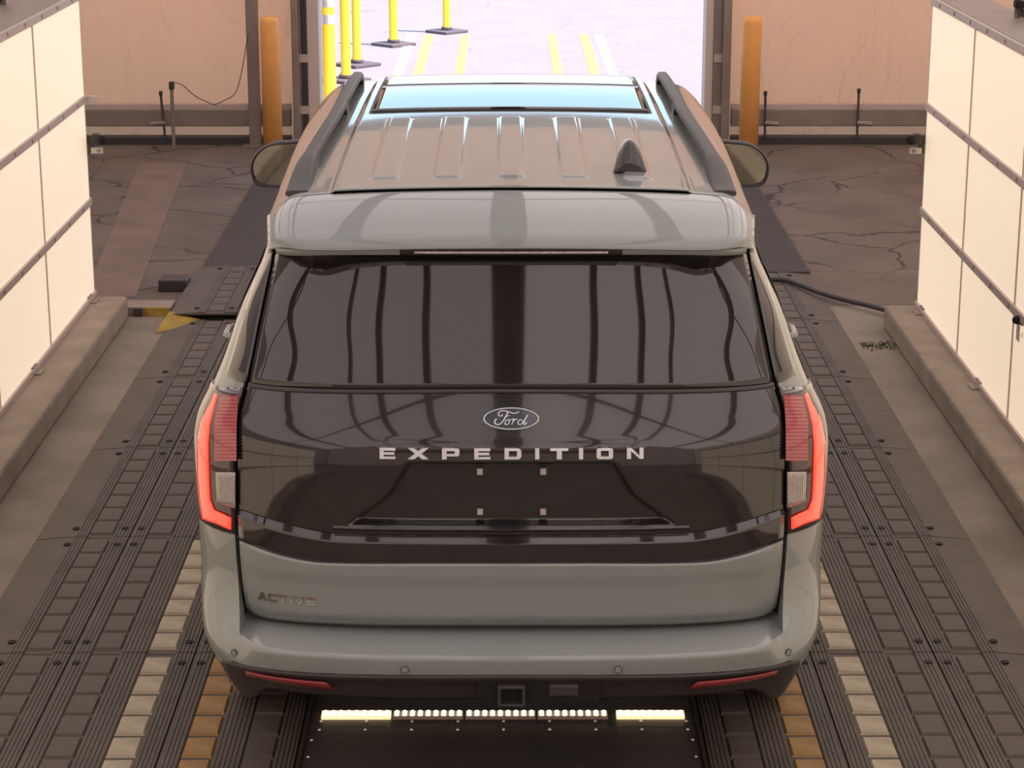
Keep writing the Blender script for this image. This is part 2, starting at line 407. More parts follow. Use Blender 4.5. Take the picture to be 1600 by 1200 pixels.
# ================================================================== PIT PLATE WITH LED BAR
pit = empty('undercar_scanner', (XC, 6.9, FZ), 'black pit plate with a lit LED bar on the floor behind the car', 'scanner')
MB().box(XC - .665, XC + .665, 4.9, 6.85, FZ, -.006).build('cover_plate', 'pit_plate', pit, bevel=.003)
MB().box(XC - .665, XC + .665, 6.854, 7.10, FZ, -.006).build('bar_plate', 'pit_plate', pit, bevel=.003)
MB().box(XC - .665, XC + .665, 7.104, 13.6, FZ, -.006).build('rear_plate', 'pit_plate', pit)
for s in (-1, 1):
    MB().box(XC + s * .672 - .006, XC + s * .672 + .006, 4.9, 13.6, FZ, .006).build('side_rail', 'dark_metal', pit)
segs = [(-.645, -.405), (-.398, -.155), (-.148, .095), (.102, .345), (.375, .610)]
for i, (a, c) in enumerate(segs):
    tr = MB().box(a, c, 6.915, 6.965, -.006, .006).build('led_tray', 'led_cover' if i in (0, 4) else 'alu', pit)
    bb = MB(); w = (c - a) / 9
    for k in range(9):
        for dy in (-.011, .011):
            bb.lathe((a + w * (k + .5), 6.94 + dy, .006), [(.0085 if i not in (0, 4) else .0105, 0), (.0065, .004), (.002, .006)], 8)
    tag(bb.build('led_row', 'led', tr, smooth=True), kind='stuff')
bb = MB()
for k in range(9):
    for yy in (6.90, 6.832): bb.lathe((-.645 + k * .1575 - .0, yy, -.006), [(.006, 0), (.004, .004)], 8)
tag(bb.build('screw_row', 'chrome', pit), kind='stuff')
bb = MB()
for yy in (6.62, 6.75, 6.45):
    for s in (-1, 1): bb.lathe((XC + s * .645, yy, -.006), [(.006, 0), (.004, .004)], 8)
tag(bb.build('edge_screw_row', 'chrome', pit), kind='stuff')

# ================================================================== LIGHT WALLS
def light_wall(s, X0, yd, side):
    w = empty('light_wall', (X0 + s * .13, (yd[0] + yd[-1]) / 2, .12), f'tall white backlit panel wall standing on the {side} kerb', 'light wall', 'lit panel walls')
    ZB = [.135, .69, 1.298, 1.875]
    yN, yF = yd[-1], yd[0]
    MB().box(min(X0 + s * .012, X0 + s * .27), max(X0 + s * .012, X0 + s * .27), yN, yF - .004, .125, 1.90).build('cabinet', 'steel', w)
    MB().box(min(X0, X0 + s * .285), max(X0, X0 + s * .285), yN, yF, 1.905, 1.922).build('top_cap', 'steel', w, bevel=.003)
    for i in range(len(yd) - 1):
        for j in range(3):
            MB().box(min(X0, X0 + s * .01), max(X0, X0 + s * .01), yd[i + 1] + .006, yd[i] - .006, ZB[j] + .012, ZB[j + 1] - .012).build('light_panel', 'light_panel', w)
        MB().box(min(X0 - s * .006, X0 + s * .01), max(X0 - s * .006, X0 + s * .01), yd[i + 1] - .007, yd[i + 1] + .007, ZB[0], ZB[3]).build('mullion', 'alu', w)
    for j, z in enumerate(ZB):
        hh = .022 if j else .016
        zt = z + (.02 if j == 3 else 0)
        r = MB().box(min(X0 - s * .014, X0 + s * .01), max(X0 - s * .014, X0 + s * .01), yN, yF + .004, zt - hh, zt + hh).build('rail', 'alu', w, bevel=.003)
        if j:
            bb = MB(); y = yF - .28
            while y > yN:
                bb.box(min(X0 - s * .018, X0 - s * .014), max(X0 - s * .018, X0 - s * .014), y - .004, y + .004, zt - .010, zt + .010); y -= .41
            tag(bb.build('screw_row', 'steel', r), kind='stuff')
    MB().box(min(X0 - s * .002, X0 + s * .03), max(X0 - s * .002, X0 + s * .03), yF - .005, yF + .006, .13, 1.90).build('end_strip', 'cam_white', w)
    for y in (yF - .18, yF - 1.75, yF - 3.2, yF - 4.7):
        MB().box(min(X0 - s * .05, X0 + s * .0), max(X0 - s * .05, X0 + s * .0), y - .05, y + .05, .12, .128).box(min(X0 - s * .012, X0), max(X0 - s * .012, X0), y - .05, y + .05, .128, .16).build('foot_bracket', 'steel', w)
    return w
light_wall(-1, -2.476, [12.70, 11.40, 10.18, 8.96, 7.74, 6.52, 5.30, 4.08, 2.86, 1.8], 'left')
light_wall(1, 2.402, [12.41, 11.23, 10.01, 8.79, 7.57, 6.35, 5.13, 3.91, 2.69, 1.6], 'right')

# ================================================================== THE CAR
XCAR = 0.010
car = empty('suv', (XCAR, 8.6, .0), 'grey-green full-size car seen from behind with black tailgate band and lit red tail lamps', 'car')
def part(b, name, m, parent=None, **k):
    """geometry in car coordinates (x from the car's centre line)"""
    p = parent or car
    b.v = [(x + XCAR, y, z) for x, y, z in b.v]
    if k.get('solid'): k['out'] = (XCAR, 8.6, .9)
    return b.build(name, m, p, **k)
W = pch([.38, .45, .52, .60, .70, .9, 1.05, 1.15, 1.22, 1.30, 1.42, 1.52, 1.72, 1.83], [.895, .912, .935, .965, .980, .984, .985, .983, .972, .935, .885, .852, .765, .742])
YT = pch([.5, .66, .75, .85, .89, .98, 1.08, 1.16, 1.20, 1.22, 1.25, 1.30, 1.39, 1.70, 1.83], [6.16, 6.135, 6.118, 6.108, 6.105, 6.10, 6.10, 6.1015, 6.106, 6.111, 6.119, 6.136, 6.17, 6.30, 6.36])
YW = pch([.38, .47, .56, .60, .64, .70, .77, .89, .98, 1.08, 1.16, 1.20, 1.22, 1.25, 1.30, 1.39, 1.70, 1.83], [6.06, 6.0, 5.962, 5.978, 6.02, 6.085, 6.112, 6.105, 6.10, 6.10, 6.1015, 6.106, 6.111, 6.119, 6.136, 6.17, 6.30, 6.36])
YBm = pch([.38, .47, .575, .625, .637], [6.06, 6.0, 5.955, 5.950, 5.962])
def smooth_tab(f, z0, w):
    zt = np.arange(.36, 1.86, .001); v = np.array([f(q) for q in zt]); k = int(w * 1000)
    sm = np.array([v[max(0, i - k):i + k + 1].mean() for i in range(len(v))])
    bl = np.clip((zt - z0) / .08, 0, 1) * np.clip((1.80 - zt) / .05, 0, 1); v = v + (sm - v) * bl
    return lambda z: float(np.interp(z, zt, v))
YT = smooth_tab(YT, 1.02, .045); YW = smooth_tab(YW, 1.02, .045)
XCUT = pch([.60, .65, .72, .914, 1.156, 1.28, 1.372, 1.549, 1.733, 1.83], [.808, .812, .819, .826, .826, .82, .794, .758, .722, .70])
YF = pch([.38, .6, 1.0, 1.12, 1.18, 1.25, 1.31, 1.83], [11.15, 11.3, 11.24, 11.12, 10.9, 10.36, 10.20, 9.42])
NN, LC = 3.4, .5
def cor(x, z, L=LC):
    r = min(abs(x) / W(z), .99999); return L * (1 - (1 - r**NN) ** (1 / NN))
def Ysh(x, z):
    xc = XCUT(z); k = sstep(xc - .002, xc + .008, abs(x))
    if z < .638: a = YBm(z); k = sstep(xc - .06, xc + .012, abs(x))
    else: a = YT(z) + .06
    return a + (YW(z) - a) * k + cor(x, z)
def T(x, z, off=0.0): return (x, YT(z) + cor(x, z) - off, z)
def R(px, v, off=0.0):
    d = ray(px, v); best = None
    for Y in np.arange(5.8, 7.0, .002):
        t = Y / d[1]; x = d[0] * t - XCAR; z = H + d[2] * t
        w = W(z)
        if abs(x) < w and Y >= YW(z) + cor(x, z): return T(x, z, off) if z > .75 else (x, YW(z) + cor(x, z) - off, z)
        e = abs(x) - w
        if best is None or e < best[0]: best = (e, x, z)
    e, x, z = best; x = math.copysign(W(z) * .995, x); return (x, YW(z) + cor(x, z) - off, z)
def side_bulge(y): return .028 * sstep(6.4, 8.2, y) * (1 - .5 * sstep(10.0, 11.3, y))
WHEELS = (7.22, 10.32)
# --- shell: stacked plan curves
zs = [.38, .42, .47, .52, .56, .58, .60, .615, .625, .630, .636, .6385, .645, .655, .67, .685, .70, .72, .745, .77, .81, .85, .90, .96, 1.02, 1.08, 1.14, 1.18, 1.22, 1.255, 1.29, 1.325, 1.36, 1.40, 1.45, 1.50, 1.56, 1.62, 1.68, 1.73, 1.77, 1.80, 1.815, 1.83]
xa = [0, .12, .24, .36, .48, .58, .66, .72, .76, .78, .79, .798, .803, .810, .820]
def plan(z):
    w = W(z); k = XCUT(z) / .80; xs = [q * k for q in xa]
    r0 = min(xs[-1] / w, .97); a0 = math.asin(r0 ** (NN / 2))
    pts = [(x, Ysh(x, z)) for x in xs]
    for i in range(1, 15):
        a = a0 + (math.pi / 2 - a0) * i / 14; x = w * math.sin(a) ** (2 / NN) * (.99999 if i == 14 else 1)
        pts.append((x, YW(z) + LC * (1 - max(math.cos(a), 0) ** (2 / NN))))
    y1 = pts[-1][1]; yf = YF(z); lf = .42
    ys = np.linspace(y1, yf - lf, 42)[1:]
    for y in ys: pts.append((w + side_bulge(y), y))
    wf = pts[-1][0]
    for i in range(1, 13):
        a = math.pi / 2 * i / 12
        pts.append((wf * math.cos(a) ** (2 / 3.0), yf - lf + lf * math.sin(a) ** (2 / 3.0)))
    return pts
P = [plan(z) for z in zs]
nP = len(P[0])
def shell(sel):
    b = MB(); idx = {}
    def vid(i, j, s):
        if j == 0 or j == nP - 1: s = 1
        k = (i, j, s)
        if k not in idx:
            x, y = P[i][j]; idx[k] = len(b.v); b.v.append((s * x, y, zs[i]))
        return idx[k]
    for i in range(len(zs) - 1):
        for j in range(nP - 1):
            cx = (P[i][j][0] + P[i + 1][j + 1][0]) / 2; cy = (P[i][j][1] + P[i + 1][j + 1][1]) / 2; cz = (zs[i] + zs[i + 1]) / 2
            if cx > .8 and cz < .93 and any(math.hypot(cy - yw, cz - .40) < .47 for yw in WHEELS) and cy > 6.7: continue
            if not sel(i, j, cx, cy, cz): continue
            for s in (1, -1):
                q = (vid(i, j, s), vid(i, j + 1, s), vid(i + 1, j + 1, s), vid(i + 1, j, s))
                if len(set(q)) >= 3: b.f.append(q if s > 0 else q[::-1])
    return b
def is_gate(i, j, cx, cy, cz): return cy < 6.75 and cz > .655 and j < 12
def is_bump(i, j, cx, cy, cz): return cy < 6.9 and cz < .70 and not is_gate(i, j, cx, cy, cz) and not (cz < .555 and cx < .84 and cy < 6.3)
part(shell(lambda *a: not is_gate(*a) and not (a[3] < 6.9 and a[4] < .70)), 'body_shell', 'paint', fix=False, auto=32)
part(shell(is_bump), 'rear_bumper', 'paint', fix=False, auto=50)
part(shell(is_gate), 'gate_frame', 'gap', smooth=True, fix=False)

# --- tailgate panels
def zpanel(zt, zb, off, nx=90, nz=16, gap=.004):
    rows_ = []
    for j in range(nz + 1):
        t = j / nz; r = []
        for i in range(nx + 1):
            u = -1 + 2 * i / nx
            x = u * .81
            for _ in range(4):
                z = zb(x) + (zt(x) - zb(x)) * t; x = u * (XCUT(z) - gap)
            r.append(T(x, z, off(x, z)))
        rows_.append(r)
    return rows_
ZLOW = lambda x: .963 + .040 * sstep(.50, .90, abs(x)) * 1.35 - .003
ZBND = lambda x: .880 - .006 * sstep(.2, .6, abs(x)) + .046 * sstep(.56, .92, abs(x))
gate = part(MB().grid(zpanel(lambda x: ZBND(x) - .004, lambda x: .657 - .006 * (x / .8)**2 + .030 * max(0, (abs(x) - .735) / .08)**2.4, lambda x, z: (.018 + .007 * sstep(.795, .835, z) - .02 * sstep(.70, .655, z)) * (1 - .8 * sstep(.74, .815, abs(x))), nz=24)), 'tailgate_panel', 'paint', smooth=True, solid=.02)
def recess(x, z):
    hw = .30 + (1.18 - z) * .62 if z > 1.08 else .362 + (1.08 - z) * 1.3
    k = sstep(hw + .012, hw - .012, abs(x)) * sstep(1.187, 1.172, z) * sstep(.985, 1.0, z)
    return -.035 * k
band = part(MB().grid(zpanel(lambda x: 1.383 - .016 * (x / .8)**2, ZLOW, lambda x, z: recess(x, z) + .003 * sstep(1.214, 1.222, z) * sstep(1.26, 1.224, z) * sstep(.4, .36, abs(x)), nx=240, nz=110)), 'gate_band', 'gloss_black', smooth=True, solid=.01)
b = MB(); r1, r2, r3 = [], [], []
for i in range(121):
    u = -1 + 2 * i / 120; x = u * .822; zl = ZLOW(x); k = 1 - .5 * sstep(.70, .815, abs(x))
    r1.append(T(x, zl - .001, 0)); r2.append(T(x, zl - .016, .022 * k)); r3.append(T(x, zl - .0165, .0225 * k))
b.grid([r1, r2]); part(b, 'band_ledge', 'gloss_black', smooth=True)
part(MB().grid(zpanel(lambda x: ZLOW(x) - .016, ZBND, lambda x, z: .023 * (1 - .5 * sstep(.70, .815, abs(x))), nz=8)), 'lower_band', 'gloss_black', smooth=True, solid=.02)
part(MB().grid(zpanel(lambda x: 1.76, lambda x: 1.391 - .016 * (x / .8)**2, lambda x, z: 0.0, nz=20)), 'rear_window', 'rear_glass', smooth=True, solid=.006)
b = MB()
b.grid([[T(x, 1.387 - .016 * (x / .8)**2 + d, o_) for x in np.linspace(-.79, .79, 60)] for d, o_ in ((.006, .002), (.002, .008), (-.003, .008), (-.006, .002))])
part(b, 'window_seal', 'satin_black', smooth=True)
for s in (-1, 1):
    rr = []
    for z in np.linspace(1.375, 1.765, 16):
        x0 = XCUT(z) + .006; x1 = x0 + .074 - .040 * (z - 1.375) / .37
        rr.append([T(s * (x0 + (x1 - x0) * k / 8), z, .004) for k in range(9)])
    part(MB().grid(rr), 'pillar_trim', 'gloss_black', smooth=True, solid=.004)

# --- letters: strokes in unit cells, built on the gate surface
def ring(o_, i_): return [[o_[k], o_[(k + 1) % len(o_)], i_[(k + 1) % len(o_)], i_[k]] for k in range(len(o_))]
TK = .24
def bar(x0, x1, y0, y1): return [(x0, y0), (x1, y0), (x1, y1), (x0, y1)]
tx = .26
GL = {
 'E': [bar(0, tx, 0, 1), bar(tx, 1, 0, TK), bar(tx, .94, .38, .62), bar(tx, 1, 1 - TK, 1)],
 'X': [[(0, 0), (.30, 0), (1, 1), (.70, 1)], [(.70, 0), (1, 0), (.30, 1), (0, 1)]],
 'P': [bar(0, tx, 0, 1), bar(tx, .9, 1 - TK, 1), bar(tx, .9, .28, .50), [(.74, .28), (.9, .28), (1, .42), (1, .86), (.9, 1), (.74, 1)]],
 'D': [bar(0, tx, 0, 1), bar(tx, .86, 1 - TK, 1), bar(tx, .86, 0, TK), [(.74, 0), (.86, 0), (1, .22), (1, .78), (.86, 1), (.74, 1)]],
 'I': [bar(0, 1, 0, 1)],
 'T': [bar(0, 1, 1 - TK, 1), bar(.36, .64, 0, 1 - TK)],
 'O': [bar(.12, .88, 1 - TK, 1), bar(.12, .88, 0, TK), [(.12, 0), (.26, 0), (.26, 1), (.12, 1), (0, .85), (0, .15)], [(.74, 0), (.88, 0), (1, .15), (1, .85), (.88, 1), (.74, 1)]],
 'N': [bar(0, .25, 0, 1), bar(.75, 1, 0, 1), [(.25, .72), (.25, 1), (.75, .28), (.75, 0)]],
 'A': [[(0, 0), (.22, 0), (.58, .78), (.58, 1), (.40, 1)], [(.78, 0), (1, 0), (.62, 1), (.5, 1), (.5, .80)], bar(.25, .75, .20, .38)],
 'C': [bar(.1, 1, 1 - TK, 1), bar(.1, 1, 0, TK), [(.1, 0), (.22, 0), (.22, 1), (.1, 1), (0, .85), (0, .15)]],
 'V': [[(.38, 0), (.56, 0), (.22, 1), (0, 1)], [(.44, 0), (.62, 0), (1, 1), (.78, 1)]],
}
def letter(ch, x0, x1, z0, z1, d0, d1, parent, m='chrome'):
    b = MB()
    for poly in GL[ch]:
        b.prism(poly, lambda a, c, d: T(x0 + (x1 - x0) * a, z0 + (z1 - z0) * c, d), d0, d1)
    return part(b, 'letter', m, parent)
SC = 1 / 528.0
for ch, a, c in (('E', 595, 619.5), ('X', 639, 671), ('P', 692, 719), ('E', 742, 767), ('D', 789, 815), ('I', 836.5, 843), ('T', 860, 888), ('I', 904.5, 911), ('O', 932, 957.5), ('N', 979, 1005)):
    letter(ch, (a - 799.5) * SC, (c - 799.5) * SC, 1.199, 1.231, .002, .014, band)
SC2 = 1 / 512.0
for ch, a, c in (('A', 405, 420), ('C', 422.5, 437), ('T', 439, 453), ('I', 457, 461), ('V', 464, 480), ('E', 484, 499)):
    letter(ch, (a - 799.0) * SC2, (c - 799.0) * SC2, .727, .753, .010, .022, gate, 'chrome_dark')
# --- oval badge with script lettering
ZBD = 1.3135
def Bd(a, c, d): return T((a - 792) / 13.33 * SC, ZBD + (435 - c) / 13.33 * SC * 1.045, d)
badge = part(MB().prism([(792 + 580 * math.cos(q), 435 - 205 * math.sin(q)) for q in np.linspace(0, 2 * math.pi, 49)[:-1]], Bd, .001, .012), 'badge', 'badge_blue', band)
part(MB().tube([Bd(792 + 565 * math.cos(q), 435 - 198 * math.sin(q), .012) for q in np.linspace(0, 2 * math.pi, 49)[:-1]], .0021, 6, closed=True), 'badge_rim', 'chrome', badge, smooth=True)
strokes = [
 ([(610, 350), (590, 385), (550, 385), (525, 355), (535, 315), (585, 290), (650, 288), (730, 305), (820, 332), (890, 332), (955, 303)], .0021),
 ([(720, 312), (690, 375), (650, 440), (600, 505), (545, 540), (490, 540), (455, 515), (452, 475), (485, 432)], .0023),
 ([(640, 412), (690, 392), (735, 378), (752, 365)], .0014),
 ([(745, 450), (700, 460), (668, 500), (672, 540), (710, 545), (745, 510), (752, 470), (735, 448), (790, 462)], .0017),
 ([(640, 540), (668, 505)], .0012),
 ([(800, 450), (845, 438), (825, 490), (800, 545)], .0018),
 ([(822, 500), (860, 455), (895, 440), (912, 458)], .0018),
 ([(1020, 460), (975, 455), (935, 490), (935, 530), (970, 545), (1015, 515), (1050, 460)], .0018),
 ([(1130, 365), (1095, 420), (1060, 480), (1045, 525), (1065, 542), (1115, 500)], .0021)]
b = MB()
for pts, r in strokes: b.tube(curve([Bd(x, y, .0135) for x, y in pts], 3), r, 6)
tag(part(b, 'badge_script', 'chrome', badge, smooth=True), 'chrome script word in the oval badge')
# --- plate mounts
for a in (750.5, 849.5):
    for z in (1.151, 1.026):
        x = (a - 799.5) * SC
        nut = part(MB().prism(bar(x - .013, x + .013, z - .013, z + .013), T, -.034, -.026), 'plate_mount', 'satin_black', band)
        part(MB().prism(bar(x - .008, x + .008, z - .009, z + .009), T, -.026, -.022), 'mount_insert', 'alu', nut)
part(MB().grid([[T(x, z, o_) for x in np.linspace(-.53, .53, 40)] for z, o_ in ((.985, .001), (.982, .006), (.976, .006), (.970, .001))]), 'recess_lip', 'gloss_black', band, smooth=True)

# --- tail lamps
def strip(pairs, off, s, nsub=3, ncol=6):
    rows_ = []
    for k in range(len(pairs) - 1):
        (o0, i0), (o1, i1) = pairs[k], pairs[k + 1]
        for q in range(nsub + (1 if k == len(pairs) - 2 else 0)):
            t = q / nsub
            A = (o0[0] + (o1[0] - o0[0]) * t, o0[1] + (o1[1] - o0[1]) * t); B = (i0[0] + (i1[0] - i0[0]) * t, i0[1] + (i1[1] - i0[1]) * t)
            r = []
            for c in range(ncol + 1):
                x, y, z = R(A[0] + (B[0] - A[0]) * c / ncol, A[1] + (B[1] - A[1]) * c / ncol, off); r.append((abs(x) * s, y, z))
            rows_.append(r)
    return rows_
for s in (-1, 1):
    rr = []
    for t in np.linspace(0, 1, 22):
        r = []
        for c in range(21):
            zb_, zt_ = .926 + .004 * c / 20, 1.365 - .05 * c / 20
            z = zb_ + (zt_ - zb_) * t; w = W(z); a0 = math.asin(((XCUT(z) + .006) / w) ** (NN / 2)); a = a0 + (math.radians(88) - a0) * c / 20
            x = w * math.sin(a) ** (2 / NN); y = YW(z) + LC * (1 - math.cos(a) ** (2 / NN)); nx_, ny_ = math.sin(a) * .6, -1 + .7 * c / 20
            l = math.hypot(nx_, ny_); r.append((s * (x + .008 * nx_ / l), y + .008 * ny_ / l, z))
        rr.append(r)
    lamp = part(MB().grid(rr), 'tail_lamp', 'lamp_dark', smooth=True, solid=.006)
    led = [((334, 609), (341, 613)), ((321, 632), (334, 637)), ((312, 655), (328, 660)), ((309, 690), (325, 690)), ((309, 740), (326, 740)), ((312, 775), (328, 778)), ((317, 807), (334, 793)), ((340, 815), (349, 800)), ((361, 824), (361, 806))]
    part(MB().grid(strip(led, .022, s, 4)), 'light_bar', 'lamp_led', lamp, smooth=True, solid=.005)
    red = [((345, 616), (374, 615)), ((336, 656), (371, 656)), ((336, 680), (370, 680)), ((336, 716), (370, 716))]
    part(MB().grid(strip(red, .017, s, 3)), 'red_lens', 'lamp_lens', lamp, smooth=True)
    b = MB()
    for v0 in np.arange(618, 714, 5.6):
        t = max(0, min(1, (v0 - 616) / 40)); xo = 345 - 9 * t
        b.grid(strip([((xo, v0), (373 - 2 * t, v0)), ((xo, v0 + 3.9), (373 - 2 * t, v0 + 3.9))], .019, s, 1))
    tag(part(b, 'red_ribs', 'lamp_red', lamp, smooth=True), kind='stuff')
    part(MB().grid(strip([((338, 735), (368, 735)), ((339, 762), (368, 762)), ((344, 783), (368, 791))], .018, s, 3)), 'reverse_lens', 'lamp_clear', lamp, smooth=True, solid=.003)
    b = MB()
    for k in range(9):
        x0 = 340 + k * 3.1; b.grid(strip([((x0, 737), (x0 + 1.3, 737)), ((x0 + .3, 780), (x0 + 1.6, 781))], .0215, s, 3, 1))
    tag(part(b, 'reverse_flutes', 'cam_white', lamp, smooth=True), kind='stuff')

# --- lower bumper cladding, reflectors, sensors, hitch
def Bz(x, z, off): return (x, (YBm(z) + (YW(z) - YBm(z)) * sstep(.752, .824, abs(x)) if z < .637 else YW(z)) + cor(x, z) - off, z)
rr = []
for t in np.linspace(0, 1, 12):
    r = []
    for i in range(91):
        u = -1 + 2 * i / 90; au = abs(u)
        x = u * .895
        zt = .572 - .018 * au**2 - .012 * sstep(.93, 1.0, au)**2
        zb = .474 - .085 * sstep(.84, .98, au)
        z = zb + (zt - zb) * t
        x = u * min(.882, W(z) * (.968 - .033 * (1 - t)))
        dep = .010 - .02 * sstep(1.0, .5, t) * sstep(.95, .85, au)
        q = Bz(x, z, dep); r.append(q)
    rr.append(r)
clad = part(MB().grid(rr), 'bumper_cladding', 'satin_black', smooth=True, solid=.012)
part(MB().grid([[(x, 6.09, .49), (x, 6.4, .44), (x, 10.8, .34)] for x in (-.76, .76)]), 'underbody', 'gap')
for s in (-1, 1):
    q = [Bz(s * .800, .541, .02), Bz(s * .553, .538, .02), Bz(s * .527, .511, .012), Bz(s * .795, .520, .012)]
    b = MB(); n1, n2 = [], []
    for k in range(9):
        t = k / 8
        x = .800 + (.553 - .800) * t; n1.append(Bz(s * x, .540, .016)); x = .798 + (.525 - .798) * t; n2.append(Bz(s * x, .520 - .010 * t, .010))
    part(b.grid([n1, n2]), 'reflector', 'lamp_clip', clad, smooth=True, solid=.006)
for a, z in ((-.835, .588), (-.315, .592), (.315, .592), (.835, .588)):
    c = Bz(a, z, .0); yaw_ = math.atan2((Bz(abs(a) + .01, z, 0)[1] - Bz(abs(a) - .01, z, 0)[1]), .02) * (1 if a > 0 else -1)
    b = MB()
    for rr0, rr1, d, m in ((.0, .0, 0, 0),):
        v = []
    ringp = [(math.cos(q), math.sin(q)) for q in np.linspace(0, 2 * math.pi, 21)[:-1]]
    def pt(r, d, p): return (c[0] + p[0] * r * math.cos(yaw_) + d * math.sin(yaw_), c[1] + p[0] * r * math.sin(yaw_) - d * math.cos(yaw_), c[2] + p[1] * r)
    sn = part(MB().grid([[pt(r, d, p) for p in ringp] for r, d in ((.0120, 0), (.0120, .0025), (.010, .0025), (.010, 0))], closed=True), 'parking_sensor', 'satin_black', smooth=False)
    part(MB().add([pt(.010, .002, p) for p in ringp], [tuple(range(20))]), 'sensor_face', 'paint', sn)
hb_ = MB().box(-.10, .26, 5.962, 6.06, .488, .556)
part(hb_, 'hitch_recess', 'gap', clad)
b = MB(); yy0, yy1 = 5.935, 6.2
for x0, x1, z0, z1 in ((-.041, -.031, .484, .542), (.031, .041, .484, .542), (-.041, .041, .536, .546), (-.041, .041, .480, .489)): b.box(x0, x1, yy0, yy1, z0, z1)
part(b, 'hitch_receiver', 'satin_black', bevel=.003)
part(MB().box(.11, .20, 5.953, 5.97, .503, .545), 'trailer_socket', 'satin_black', clad, bevel=.01)

# --- roof, spoiler
ZC = pch([6.2, 6.56, 7.0, 7.6, 8.3, 8.9, 9.25, 9.42], [1.900, 1.912, 1.926, 1.936, 1.934, 1.921, 1.895, 1.850])
def RW(y): return (.745 + side_bulge(y)) * (1 - min(max((y - 9.0) / .42, 0), .985)**3) ** (1 / 3)
def rb(x, y, x0, hw, y0, y1, rad):
    dx = abs(x - x0) - hw + rad; dy = abs(y - (y0 + y1) / 2) - (y1 - y0) / 2 + rad
    return math.hypot(max(dx, 0), max(dy, 0)) + min(max(dx, dy), 0) - rad
RIBX = (-.395, -.198, 0.0, .198, .395)
def Zr(x, y):
    r = abs(x) / RW(y)
    z = ZC(y) - .018 * r * r - .012 * r**6 - .055 * max(0, (r - .86) / .14)**2.2
    z += .009 * sstep(.558, .540, abs(x))
    if 6.6 < y < 7.85:
        for q in RIBX:
            if abs(x - q) < .06:
                z += .008 * sstep(.004, -.010, rb(x, y, q, .043, 6.70, 7.79, .02))
    return z
us = list(np.linspace(-1, 1, 301)); ysr = sorted(set([round(q, 4) for q in list(np.linspace(6.575, 6.66, 5)) + list(np.linspace(6.67, 6.73, 16)) + list(np.linspace(6.75, 7.72, 26)) + list(np.linspace(7.73, 7.82, 22)) + list(np.linspace(7.85, 9.20, 30)) + list(np.linspace(9.22, 9.41, 12))]))
roof = part(MB().grid([[(u * RW(y), y, Zr(u * RW(y), y)) for u in us] for y in ysr]), 'roof', 'paint', smooth=True, solid=.004)
def roofpatch(x0, x1, y0, y1, off, nx=40, ny=14): return MB().grid([[(x, y, Zr(x, y) + off) for x in np.linspace(x0, x1, nx)] for y in np.linspace(y0, y1, ny)])
sr = part(roofpatch(-.52, .52, 7.96, 9.20, .002), 'sunroof_seal', 'satin_black', smooth=True)
part(roofpatch(-.508, .508, 7.975, 8.68, .006), 'sunroof_glass', 'rear_glass', sr, smooth=True, solid=.004)
part(roofpatch(-.508, .508, 8.695, 9.19, .006), 'sunroof_glass', 'rear_glass', sr, smooth=True, solid=.004)
# spoiler: profile (y, z) swept across the roof
prof = [(6.565, 0.0), (6.56, .0), (6.50, -.010), (6.42, -.026), (6.345, -.050), (6.29, -.074), (6.272, -.082), (6.262, -.090), (6.253, -.106), (6.252, -.114), (6.262, -.120), (6.30, -.124), (6.36, -.130), (6.50, -.16)]
rr = []
for (y, dz) in prof:
    r = []
    for i in range(121):
        u = -1 + 2 * i / 120; au = abs(u)
        k = (6.565 - y) / .31
        hw = .748 - .020 * k
        yy = y + k * (.020 * au**2 + .105 * max(0, (au - .80) / .2)**2.6)
        x = u * hw
        zz = Zr(min(abs(x), .74) * 1.0, 6.56) - .009 * sstep(.558, .540, abs(x)) + dz * (1 - .30 * au**8)
        r.append((x, yy, zz))
    rr.append(r)
spo = part(MB().grid(rr), 'spoiler', 'paint', fix=True, auto=35, solid=.004)
part(MB().grid([[(x, y, 1.912 - .018 * (x / .748)**2 - .012 * abs(x / .748)**6 - .006 - .055 * max(0, (abs(x / .748) - .86) / .14)**2.2) for x in np.linspace(-.74, .74, 60)] for y in (6.55, 6.59)]), 'roof_seam', 'gap')
def sp_y(x): return 6.256 + .020 * (x / .728)**2
part(MB().grid([[(x, sp_y(x) + dy, z) for x in np.linspace(-.325, .325, 30)] for dy, z in ((.0, 1.800), (-.002, 1.794), (.004, 1.774), (.05, 1.765))]), 'brake_lamp_housing', 'gloss_black', spo, smooth=True)
part(MB().grid([[(x, sp_y(x) + dy, z) for x in np.linspace(-.285, .285, 30)] for dy, z in ((-.003, 1.788), (-.0035, 1.781))]), 'brake_lamp', 'lamp_clear', spo, smooth=True, solid=.002)
for s in (-1, 1):
    part(MB().grid([[(s * x, sp_y(x) + .09 * max(0, (x - .58) / .15)**2.4 + dy, z - .012 * (x / .7)**6) for x in np.linspace(.327, .70, 24)] for dy, z in ((.003, 1.795), (.006, 1.776), (.04, 1.768))]), 'spoiler_lip', 'paint', spo, smooth=True)

